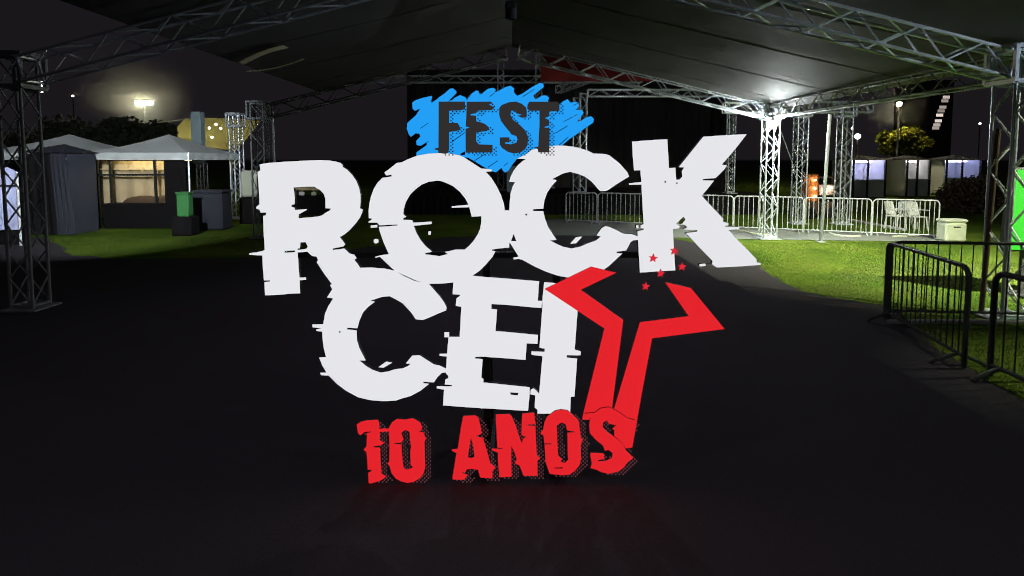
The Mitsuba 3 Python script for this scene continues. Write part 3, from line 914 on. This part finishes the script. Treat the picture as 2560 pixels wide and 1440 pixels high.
# floodlight on the near left tower, lighting the gazebos
k = thing('flood_lamp', 'floodlight on top of the nearest left truss tower', 'lamp')
fc = np.array([-7.55, YN + 0.95, 3.45])
part(k, 'housing', cbox(fc[0], fc[1] - 0.06, fc[2], 0.3, 0.12, 0.22, 0.03), 'white_plastic')
part(k, 'lens', cbox(fc[0], fc[1] + 0.02, fc[2], 0.26, 0.02, 0.18, 0.005), 'lens_mat', **glow((5, 5.2, 5.5), 0.3))
scene['flood_beam'] = {'type': 'spot', 'intensity': {'type': 'rgb', 'value': [250 / EX, 272 / EX, 285 / EX]}, 'cutoff_angle': 34.0, 'beam_width': 18.0, 'sampling_weight': 4.0,
                       'to_world': T().look_at(origin=[fc[0], fc[1] + 0.06, fc[2]], target=[-13.6, 20.0, 2.75], up=[0, 0, 1])}

k = thing('added_lawn_light', 'added unseen floodlight on a stand beside the lawn at the right', 'lamp')  # stand and heads added out of view to light lawn and near trusses
fc = np.array([10.5, 6.5, 6.5])
part(k, 'housing', cbox(fc[0], fc[1] - 0.1, fc[2] + 0.05, 0.3, 0.12, 0.24, 0.03), 'white_plastic')
part(k, 'stand', rod((fc[0], fc[1] - 0.1, 0), (fc[0], fc[1] - 0.1, fc[2]), 0.03, 8), 'lamp_body')
scene['lawn_beam'] = {'type': 'spot', 'intensity': {'type': 'rgb', 'value': [1000 / EX, 1040 / EX, 710 / EX]}, 'cutoff_angle': 37.0, 'beam_width': 14.0, 'sampling_weight': 6.0,
                      'to_world': T().look_at(origin=fc, target=[9.0, 13.2, 0.0], up=[0, 0, 1])}
scene['lawn_beam_low'] = {'type': 'spot', 'intensity': {'type': 'rgb', 'value': [90 / EX, 95 / EX, 66 / EX]}, 'cutoff_angle': 13.0, 'beam_width': 4.0, 'sampling_weight': 2.0,
                          'to_world': T().look_at(origin=fc + [-0.2, -0.1, 0], target=[6.2, 5.9, 0.0], up=[0, 0, 1])}
part(k, 'lower_housing', cbox(fc[0] + 0.06, fc[1] - 0.1, 2.9, 0.12, 0.3, 0.24, 0.03), 'white_plastic')
scene['truss_beam'] = {'type': 'spot', 'intensity': {'type': 'rgb', 'value': [62 / EX, 72 / EX, 82 / EX]}, 'cutoff_angle': 15.0, 'beam_width': 7.0, 'sampling_weight': 3.0,
                       'to_world': T().look_at(origin=[fc[0] - 0.1, fc[1] - 0.05, 2.95], target=[3.6, 8.25, 4.55], up=[0, 0, 1])}
for hx, lab in ((-5.2, 'added fill lamp under the left side of the roof, out of view'), (5.2, 'added fill lamp under the right side of the roof, out of view')):
    k = thing('house_light', lab, 'lamp')  # added lamps out of view, put in to lift the dark floor
    hc = np.array([hx, 0.6, 3.75])
    part(k, 'housing', cbox(hc[0], hc[1], hc[2] + 0.1, 0.22, 0.22, 0.16, 0.03), 'lamp_body')
    part(k, 'cord', rod(hc + [0, 0, 0.17], hc + [0, 0, 0.5], 0.01, 6), 'lamp_body')
    scene[k.replace('house_light', 'house_beam')] = {'type': 'spot', 'intensity': {'type': 'rgb', 'value': [6.0 / EX, 5.6 / EX, 6.6 / EX]}, 'cutoff_angle': 86.0, 'beam_width': 66.0, 'sampling_weight': 3.0,
                                                     'to_world': T().look_at(origin=hc, target=hc - [0, 0, 3], up=[0, 1, 0])}

# ================================================================== THE OVERLAID LOGO, ADDED AS A LIT SIGN
DS = float(ground(1240, 1204)[1])          # the sign stands on the floor on its lowest letters
SCALE = {'R': (600, 380, 3.6), 'O': (880, 360, 1592 / 420), 'C': (1240, 340, 3.6), 'K': (1540, 320, 3.6), 'c': (760, 640, 3.6), 'E': (1070, 660, 3.6), 'S': (1340, 620, 2.88),
         'F': (990, 190, 2560 / 520), 'A': (880, 1000, 2379 / 380), 'N': (1220, 990, 6.0)}


def P(fr, s):
    ox, oy, k = SCALE[fr]
    v = np.array([float(x) for x in s.replace(';', ' ').replace(',', ' ').split()]).reshape(-1, 2)
    return Polygon(v / k + [ox, oy]).buffer(0)


Rl = P('R', '180,112 240,100 330,92 500,82 640,75 720,72 800,76 860,85 905,98 922,115 926,135 960,155 1005,200 1045,255 1072,320 1086,390 1086,455 1080,508 1105,515 1100,545 1080,590 1040,645 985,705 940,742 900,765 925,800 948,830 930,850 835,868 838,882 940,868 985,912 1030,925 1050,955 1030,970 1060,1008 1082,1042 832,1235 812,1195 830,1188 760,1095 692,990 705,970 690,940 650,935 610,897 520,903 527,1000 535,1130 595,1128 595,1150 537,1153 542,1270 440,1275 350,1285 228,1288 222,1170 272,1165 272,1153 218,1155 208,1040 203,930 88,925 85,910 150,902 205,890 225,880 215,720 210,575 235,568 238,545 188,545 178,518 150,510 148,495 178,470 172,330 160,180 185,165')
Rl = Rl - P('R', '483,318 600,312 670,312 720,340 755,375 770,420 770,505 818,508 810,525 770,548 740,570 690,582 530,596 528,562 560,545 600,522 605,512 498,522 490,500 463,492 465,478 492,468 495,420')
Rl = Rl - P('R', '520,870 540,865 545,812 592,810 612,850 600,870 520,882') - P('R', '403,890 497,885 497,900 403,906')
Ol = P('O', '835,85 900,88 960,97 1010,105 1060,125 1100,150 1190,210 1225,232 1325,240 1325,258 1270,265 1320,320 1370,400 1410,480 1440,570 1447,628 1490,628 1490,980 1385,990 1325,1000 1325,1010 1360,1015 1330,1070 1270,1140 1210,1200 1140,1248 1040,1285 955,1312 840,1322 725,1325 600,1290 490,1240 405,1200 330,1130 265,1067 222,1078 222,1068 265,1055 350,1042 300,930 265,830 255,785 430,772 432,762 262,770 240,745 160,745 158,735 185,718 188,705 162,703 158,640 165,570 180,500 210,420 245,365 290,320 375,308 375,292 325,298 308,270 350,240 425,180 475,172 530,145 620,110 720,92')
Ol = Ol - P('O', '805,348 850,352 900,372 960,400 1020,450 1070,510 1105,575 945,590 948,605 1112,598 1125,650 1135,690 1225,683 1225,740 1215,800 1195,850 1150,920 1110,965 1068,1000 980,1000 920,1015 880,1022 910,1042 830,1062 770,1055 700,1045 690,1035 760,1020 700,970 650,910 610,840 585,775 755,757 755,735 580,745 570,720 485,718 485,705 515,690 487,665 490,620 510,550 550,480 600,430 660,385 730,357')
Ol = unary_union([Ol, P('O', '724,828 748,824 748,860 724,862'), P('O', '208,905 228,898 250,906 252,932 230,942 208,934'), P('O', '180,770 240,766 240,790 180,794')])
Cl = P('C', '185,205 230,185 290,150 320,125 400,105 480,92 560,85 650,90 740,105 820,130 878,158 985,162 1020,175 1060,205 1110,245 1150,290 1180,325 1197,365 1130,405 1060,450 1010,485 985,495 935,495 900,455 860,410 800,365 740,342 665,322 600,338 505,388 548,398 500,450 460,510 435,580 425,655 335,658 335,675 425,675 440,740 470,820 510,880 545,935 485,938 540,968 600,995 680,1012 760,995 830,965 900,940 945,905 905,893 950,830 985,810 1030,822 1090,850 1150,880 1220,882 1280,905 1280,935 1235,938 1210,955 1170,1030 1085,1040 1085,1052 1135,1058 1080,1110 1020,1165 975,1198 900,1235 800,1262 720,1272 630,1270 550,1255 450,1220 350,1175 240,1115 205,1105 160,1110 155,1095 205,1085 150,1000 130,968 119,960 119,668 123,600 130,520 150,455 172,415 118,412 130,370 160,310 195,265 240,225 270,208')
Cl = unary_union([Cl - P('C', '135,945 158,880 183,945') - P('C', '264,700 280,700 280,714 264,714'), P('C', '665,970 720,910 775,905 720,965')]) - Ol
Kl = P('K', '143,122 300,110 460,100 468,220 476,360 533,358 540,465 570,465 595,440 592,390 612,355 565,352 680,210 785,78 980,65 1175,55 1110,140 1050,215 950,330 998,335 970,375 895,450 780,460 780,470 880,472 820,550 768,608 860,705 965,818 958,840 1010,858 1010,875 978,880 980,892 1110,890 1105,908 1010,918 1100,1015 1180,1095 1262,1180 1265,1212 1300,1215 1300,1230 1180,1240 1050,1248 905,1254 862,1225 865,1208 868,1195 750,1075 628,945 730,932 730,918 600,912 638,897 630,880 595,862 625,822 605,798 570,830 540,862 575,885 560,905 510,908 515,1000 522,1100 532,1280 400,1288 215,1300 205,1150 197,1005 193,930 250,915 250,905 220,900 222,875 248,865 240,720 228,510 118,512 115,498 228,485 218,380 162,382 150,250')
Kl = unary_union([Kl - P('K', '435,478 450,478 450,492 435,492') - P('K', '540,490 554,490 554,504 540,504'), P('K', '748,1225 800,1220 808,1240 752,1245'), P('K', '180,874 200,874 204,898 180,900')]) - Cl
cl = P('c', '506,106 600,103 720,112 820,132 900,180 1000,225 1120,245 1160,290 1220,360 1260,415 1283,460 1280,488 1200,520 1110,560 1065,575 1008,568 960,500 890,425 830,390 770,360 700,368 595,402 640,410 580,455 530,510 500,580 482,648 390,645 388,660 475,668 478,760 500,830 555,938 500,940 560,990 620,1025 690,1048 760,1038 820,1018 890,1010 935,990 960,970 918,965 975,895 1040,892 1100,930 1170,975 1220,985 1278,1012 1285,1045 1240,1050 1200,1090 1170,1135 1075,1130 1075,1142 1125,1150 1050,1210 960,1258 880,1280 830,1298 760,1303 690,1303 600,1295 490,1270 380,1210 300,1150 225,1075 155,1070 148,1050 205,1048 165,980 138,912 200,908 180,830 168,740 165,680 112,672 112,660 165,652 80,640 75,615 175,612 190,520 220,450 265,380 208,372 256,299')
cl = unary_union([cl - P('c', '315,675 330,675 330,690 315,690'), P('c', '672,998 740,950 795,958 715,1005')]) - Rl - Ol
El = P('E', '402,105 500,115 700,130 1000,155 988,330 1028,332 1020,395 900,385 750,370 572,358 570,403 622,410 608,603 720,612 990,638 985,718 888,712 878,862 720,848 490,832 425,835 425,850 492,855 480,1020 500,1035 498,1065 650,1080 915,1108 915,1170 900,1320 700,1308 400,1290 135,1270 145,1128 80,1118 80,1098 215,1100 215,1088 152,1083 155,1040 185,1025 180,1000 162,985 162,940 170,830 105,825 105,808 172,806 185,655 285,655 300,385 250,375 255,310 290,285 285,275 222,270 228,165')
El = unary_union([El - P('E', '742,1153 812,1158 808,1182 742,1175'), P('E', '148,612 190,612 190,657 148,657')]) - cl - Ol
Il = P('E', '1045,162 1355,190 1345,430 1320,770 1375,785 1372,818 1345,820 1250,818 1248,842 1342,850 1318,1190 1285,1195 1278,1345 985,1345 985,1310 960,1290 965,1180 920,1170 925,1130 950,1118 975,1140 1000,1165 1015,1000 1030,828 930,815 930,785 1050,790 1050,760 1003,752 1020,500 1030,370 1028,332') - El
SA1 = P('S', '62,292 395,132 575,175 320,297 625,515 545,1145 560,1150 500,1230 330,1230 340,1180 490,575')
SA2 = P('S', '745,530 1095,487 925,243 1110,285 1352,578 832,645 760,1030 690,1430 560,1440 560,1150')
Bl = P('F', '200,330 240,300 330,270 440,245 440,275 425,320 460,315 520,270 600,215 660,160 700,152 740,185 745,210 655,300 690,300 730,265 790,235 850,260 870,285 920,225 985,180 1015,185 1025,215 1060,215 1130,160 1190,145 1230,165 1210,205 1260,185 1340,140 1410,120 1455,155 1450,200 1490,245 1560,215 1660,145 1770,85 1810,95 1820,135 1760,185 1690,240 1715,290 1800,240 1850,240 1885,270 1870,305 1880,330 1990,420 2010,350 2060,310 2110,285 2150,330 2200,315 2245,330 2250,380 2210,415 2290,420 2310,455 2230,560 2260,560 2340,510 2400,495 2435,530 2425,575 2330,640 2220,720 2130,780 2050,850 1990,870 1900,900 1600,960 1490,1020 1440,1080 1390,1160 1345,1190 1315,1165 1300,1130 1230,1185 1190,1175 1100,1130 900,1010 850,1000 250,985 255,940 380,850 380,815 320,860 255,850 250,800 300,745 290,710 240,705 185,750 160,720 135,650 140,580 180,545 250,480 300,400 230,430 205,400')
Bl = Bl - P('F', '790,960 850,925 850,970 800,975') - P('F', '960,1070 985,1050 985,1085') - P('F', '2000,850 2120,745 2125,752 2010,855') - P('F', '690,800 850,690 850,700 690,815') - P('F', '1320,1110 1375,1065 1378,1072 1325,1115')
for q in ('430,330 520,268 523,273 435,336', '640,320 742,214 746,220 652,320', '860,296 925,226 930,230 868,300', '1025,222 1062,214 1066,220 1030,230', '1150,250 1212,206 1216,212 1156,256',
          '1560,250 1700,160 1704,166 1566,257', '2060,560 2230,470 2233,476 2064,567', '1960,700 2110,610 2113,617 1964,708', '300,640 400,575 403,581 304,648', '270,880 400,800 404,806 275,888', '2180,360 2240,330 2243,336 2184,367', '1130,1120 1250,1040 1254,1047 1135,1127', '960,1040 1100,955 1104,961 965,1048'):
    Bl = Bl - P('F', q)
Bl = Bl - unary_union([Rl, Ol, Cl]).buffer(0.4)
FE = [P('F', '530,318 850,318 850,410 790,425 655,430 655,580 760,580 785,620 800,640 770,670 740,680 655,690 655,900 640,945 610,960 525,945 520,915 480,905 480,890 525,885'),
      P('F', '872,320 1170,318 1190,340 1140,350 1215,390 1180,420 1000,430 990,460 920,470 920,485 985,490 990,560 1060,575 1110,600 1150,640 1120,680 1060,685 990,700 985,800 1020,840 1190,850 1190,940 860,945 858,650 905,638 905,630 862,625'),
      P('F', '1390,325 1480,318 1550,345 1600,390 1610,430 1610,510 1550,515 1490,490 1555,480 1480,460 1460,430 1420,430 1410,480 1440,540 1520,600 1590,670 1625,750 1620,850 1590,900 1540,940 1450,955 1380,935 1310,890 1280,850 1278,755 1395,755 1400,815 1340,820 1345,835 1420,840 1480,820 1495,780 1480,740 1420,720 1400,690 1340,620 1290,550 1270,480 1270,400 1300,360'),
      P('F', '1640,320 1990,320 2010,350 2010,430 1890,440 1880,500 1830,520 1880,540 1885,610 1820,630 1890,650 1885,940 1750,940 1745,900 1690,880 1750,870 1765,600 1765,430 1640,430 1612,400 1620,350')]
AN = [P('A', '90,360 150,315 260,290 420,285 440,340 445,430 510,415 590,425 590,462 450,472 450,600 520,645 460,680 350,695 355,715 450,715 460,900 475,1120 550,1165 490,1210 440,1235 300,1275 275,1260 265,1110 320,1080 315,1060 262,1060 250,880 245,790 195,745 240,700 250,540 245,490 310,480 315,465 215,470 150,525 110,490'),
      P('A', '720,270 830,280 960,260 1010,285 1080,330 1105,400 1095,450 1040,465 1130,480 1150,540 1170,580 1145,620 1150,800 1155,1030 1130,1120 1070,1190 990,1240 880,1265 780,1240 690,1190 630,1110 600,1000 565,965 595,930 600,700 592,500 592,400 640,320') - P('A', '800,470 850,440 910,470 920,600 935,700 920,780 930,990 975,1020 900,1050 870,1065 820,1030 800,900 785,670 670,655 670,640 780,640 820,590 785,500'),
      P('A', '1745,225 1940,215 1985,265 2020,400 2030,500 1955,530 1960,550 2050,560 2100,720 2170,960 2245,1020 2200,1080 2200,1190 2060,1185 2010,1180 1975,1060 1880,1045 1800,1050 1790,1090 1710,1105 1820,1140 1760,1215 1580,1210 1580,1170 1640,800 1570,765 1570,745 1660,735 1710,400') - P('A', '1865,560 1900,680 1920,860 1870,880 1820,870 1840,720'),
      P('N', '120,250 320,245 360,290 420,430 470,590 510,690 520,620 575,580 500,560 505,400 510,240 690,225 700,320 715,395 580,400 580,418 710,425 720,700 730,860 780,900 740,940 740,1165 530,1165 500,1080 470,1010 400,980 430,920 390,800 350,720 350,900 355,1180 175,1185 150,960 150,820 60,785 60,760 215,770 220,755 140,745 130,500 120,380'),
      P('N', '1000,200 1090,180 1190,195 1280,270 1350,340 1370,450 1385,600 1420,630 1385,680 1390,900 1370,1000 1300,1090 1210,1150 1100,1155 920,1135 900,1080 860,960 850,800 845,700 950,698 950,682 840,680 830,570 785,525 825,480 840,380 880,290') - P('N', '1030,410 1100,370 1160,400 1180,490 1290,505 1290,520 1185,525 1190,800 1195,930 1150,975 1090,960 1100,910 1050,870 1035,650') - P('N', '990,1045 1110,1035 1115,1060 990,1060'),
      P('N', '1450,240 1590,230 1680,165 1800,145 1880,180 1970,230 2060,300 2150,330 2190,340 2130,420 2140,500 1990,500 1850,470 1920,410 1800,390 1770,340 1720,370 1710,430 1760,500 1890,590 2010,690 2060,790 2150,880 2160,910 2080,960 2030,1040 1940,1100 1800,1135 1690,1110 1620,1075 1530,1050 1550,980 1530,880 1530,825 1720,830 1740,910 1640,935 1640,950 1760,945 1850,900 1860,830 1800,780 1740,790 1720,720 1600,620 1520,530 1510,400 1530,300 1450,260')]
AN[4] = AN[4] - AN[5].buffer(1.2)
S_line = AN[5].buffer(0.8)
SA1, SA2 = SA1 - S_line - AN[4], SA2 - S_line
SA2 = SA2 - SA1


def star(cx, cy, r, rot):
    return Polygon([(cx + (r if i % 2 == 0 else r * 0.42) * math.sin(rot + i * math.pi / 5), cy - (r if i % 2 == 0 else r * 0.42) * math.cos(rot + i * math.pi / 5)) for i in range(10)])


stars = [star(1340 + u / 2.88, 620 + v / 2.88, 11.5, 0.12) for u, v in ((838, 70), (990, 18), (1043, 130), (890, 178), (783, 270))]


def dots(shape, dx, dy, spacing, r):
    sh = affinity.translate(shape, dx, dy)
    for q in (0.33, 0.66):
        sh = sh.union(affinity.translate(shape, dx * q, dy * q))
    band = sh - shape.buffer(1.0)
    out = []
    x0, y0, x1, y1 = band.bounds
    row = 0
    y = y0
    while y < y1:
        x = x0 + (spacing / 2 if row % 2 else 0)
        while x < x1:
            if band.contains(Point(x, y)):
                out.append(Point(x, y).buffer(r, quad_segs=2))
            x += spacing
        y += spacing * 0.5
        row += 1
    return unary_union(out)


def to_plane(g):
    """photo outline -> metres on the sign's own upright plane"""
    def conv(ring):
        return [(lambda w: (w[0], w[2]))(at(x, y, DS)) for x, y in ring]
    return unary_union([Polygon(conv(p.exterior.coords), [conv(i.coords) for i in p.interiors]).buffer(0) for p in polys(g)])


WHITE, RED, BLUE, DARK = (0.79, 0.79, 0.82), (0.78, 0.0155, 0.0225), (0.016, 0.345, 0.92), (0.030, 0.026, 0.026)
sg = thing('added_logo_sign', 'overlaid FEST ROCK CEI 10 ANOS logo built as an added lit standing sign in white, blue and red letters', 'sign')


def letter(name, g, layer, rgb, wt, label, depth=0.035):
    pl_ = to_plane(g.simplify(0.25))
    y = DS - 0.012 * layer
    k = part(sg, name, extrude_front(pl_, y, depth), 'sign_body', label=label)
    scene[k + '__face'] = mikit.ply(extrude_front(pl_, y - 0.005, 0.004), 'sign_face', **glow(rgb, wt))  # faces glow to hold the flat colours of the overlaid logo


for ch, g in (('R', Rl), ('O', Ol), ('C', Cl), ('K', Kl)):
    letter('letter', g, 0, WHITE, 1.2, f'white letter {ch} of ROCK')
for ch, g in (('C', cl), ('E', El), ('I', Il)):
    letter('letter', g, 0, WHITE, 1.0, f'white letter {ch} of CEI')
letter('scribble_panel', Bl, 0, BLUE, 0.6, 'blue brush scribble behind the word FEST')
for ch, g in zip('FEST', FE):
    letter('letter', g, 1, DARK, 0.02, f'dark letter {ch} of FEST', 0.010)
letter('star_arm', SA1, 1, RED, 0.3, 'left half of the big open red star', 0.010)
letter('star_arm', SA2, 1, RED, 0.3, 'right half of the big open red star', 0.010)
for ch, g in zip(('1', '0', 'A', 'N', 'O', 'S'), AN):
    letter('letter', g, 2, RED, 0.15, f'red character {ch} of 10 ANOS', 0.010)
for i, g in enumerate(stars):
    letter('small_star', g, 2, (0.72, 0.018, 0.035), 0.02, None, 0.010)
hd = unary_union([dots(unary_union(FE), 13, 7, 9.0, 1.9)])
part(sg, 'halftone', extrude_front(to_plane(hd), DS - 0.012, 0.004), 'sign_body', stuff=True)
ha = dots(unary_union(AN), 17, 8, 9.5, 1.7) - unary_union([SA1, SA2] + AN)
hk = part(sg, 'halftone', extrude_front(to_plane(ha), DS - 0.024, 0.004), 'dot_mat', stuff=True, **glow((0.13, 0.045, 0.055), 0.02))
# thin pins that carry the loose stars and slivers
for a, b in (((1684, 627), (1660, 640)), ((1755, 662), (1800, 655)),
             ((940, 600), (960, 604)), ((938, 565), (962, 566)), ((1074, 560), (1074, 582)), ((1074, 575), (1050, 580)), ((1440, 600), (1440, 625)), ((965, 910), (965, 932)), ((1117, 835), (1130, 840)), ((1592, 566), (1610, 566))):
    pa, pb = at(*a, DS), at(*b, DS)
    part(sg, 'pin', rod(pa + [0, 0.012, 0], pb + [0, 0.012, 0], 0.002, 6), 'black_steel')
# steel posts and braces behind the letters, feet on the floor
yb = DS + 0.075
px1, px2 = at(1216, 800, DS)[0], at(1392, 800, DS)[0]
z1, z2 = at(1216, 395, DS)[2], at(1392, 640, DS)[2]
part(sg, 'post', bx(px1, yb, z1 / 2, 0.05, 0.05, z1), 'black_steel')
part(sg, 'post', bx(px2, yb, z2 / 2, 0.05, 0.05, z2), 'black_steel')
for X, z in ((px1, z1 * 0.75), (px2, z2 * 0.9)):
    part(sg, 'brace', rod((X, yb + 0.03, z), (X, yb + 0.9, 0.03), 0.02, 8), 'black_steel')
    part(sg, 'foot', bx(X, yb + 0.45, 0.02, 0.08, 1.0, 0.032), 'black_steel')
xl, xr = at(690, 640, DS)[0], at(1640, 640, DS)[0]
zc = at(1280, 640, DS)[2]
part(sg, 'crossbar', bx((xl + xr) / 2, yb - 0.02, zc, xr - xl, 0.03, 0.04), 'black_steel')
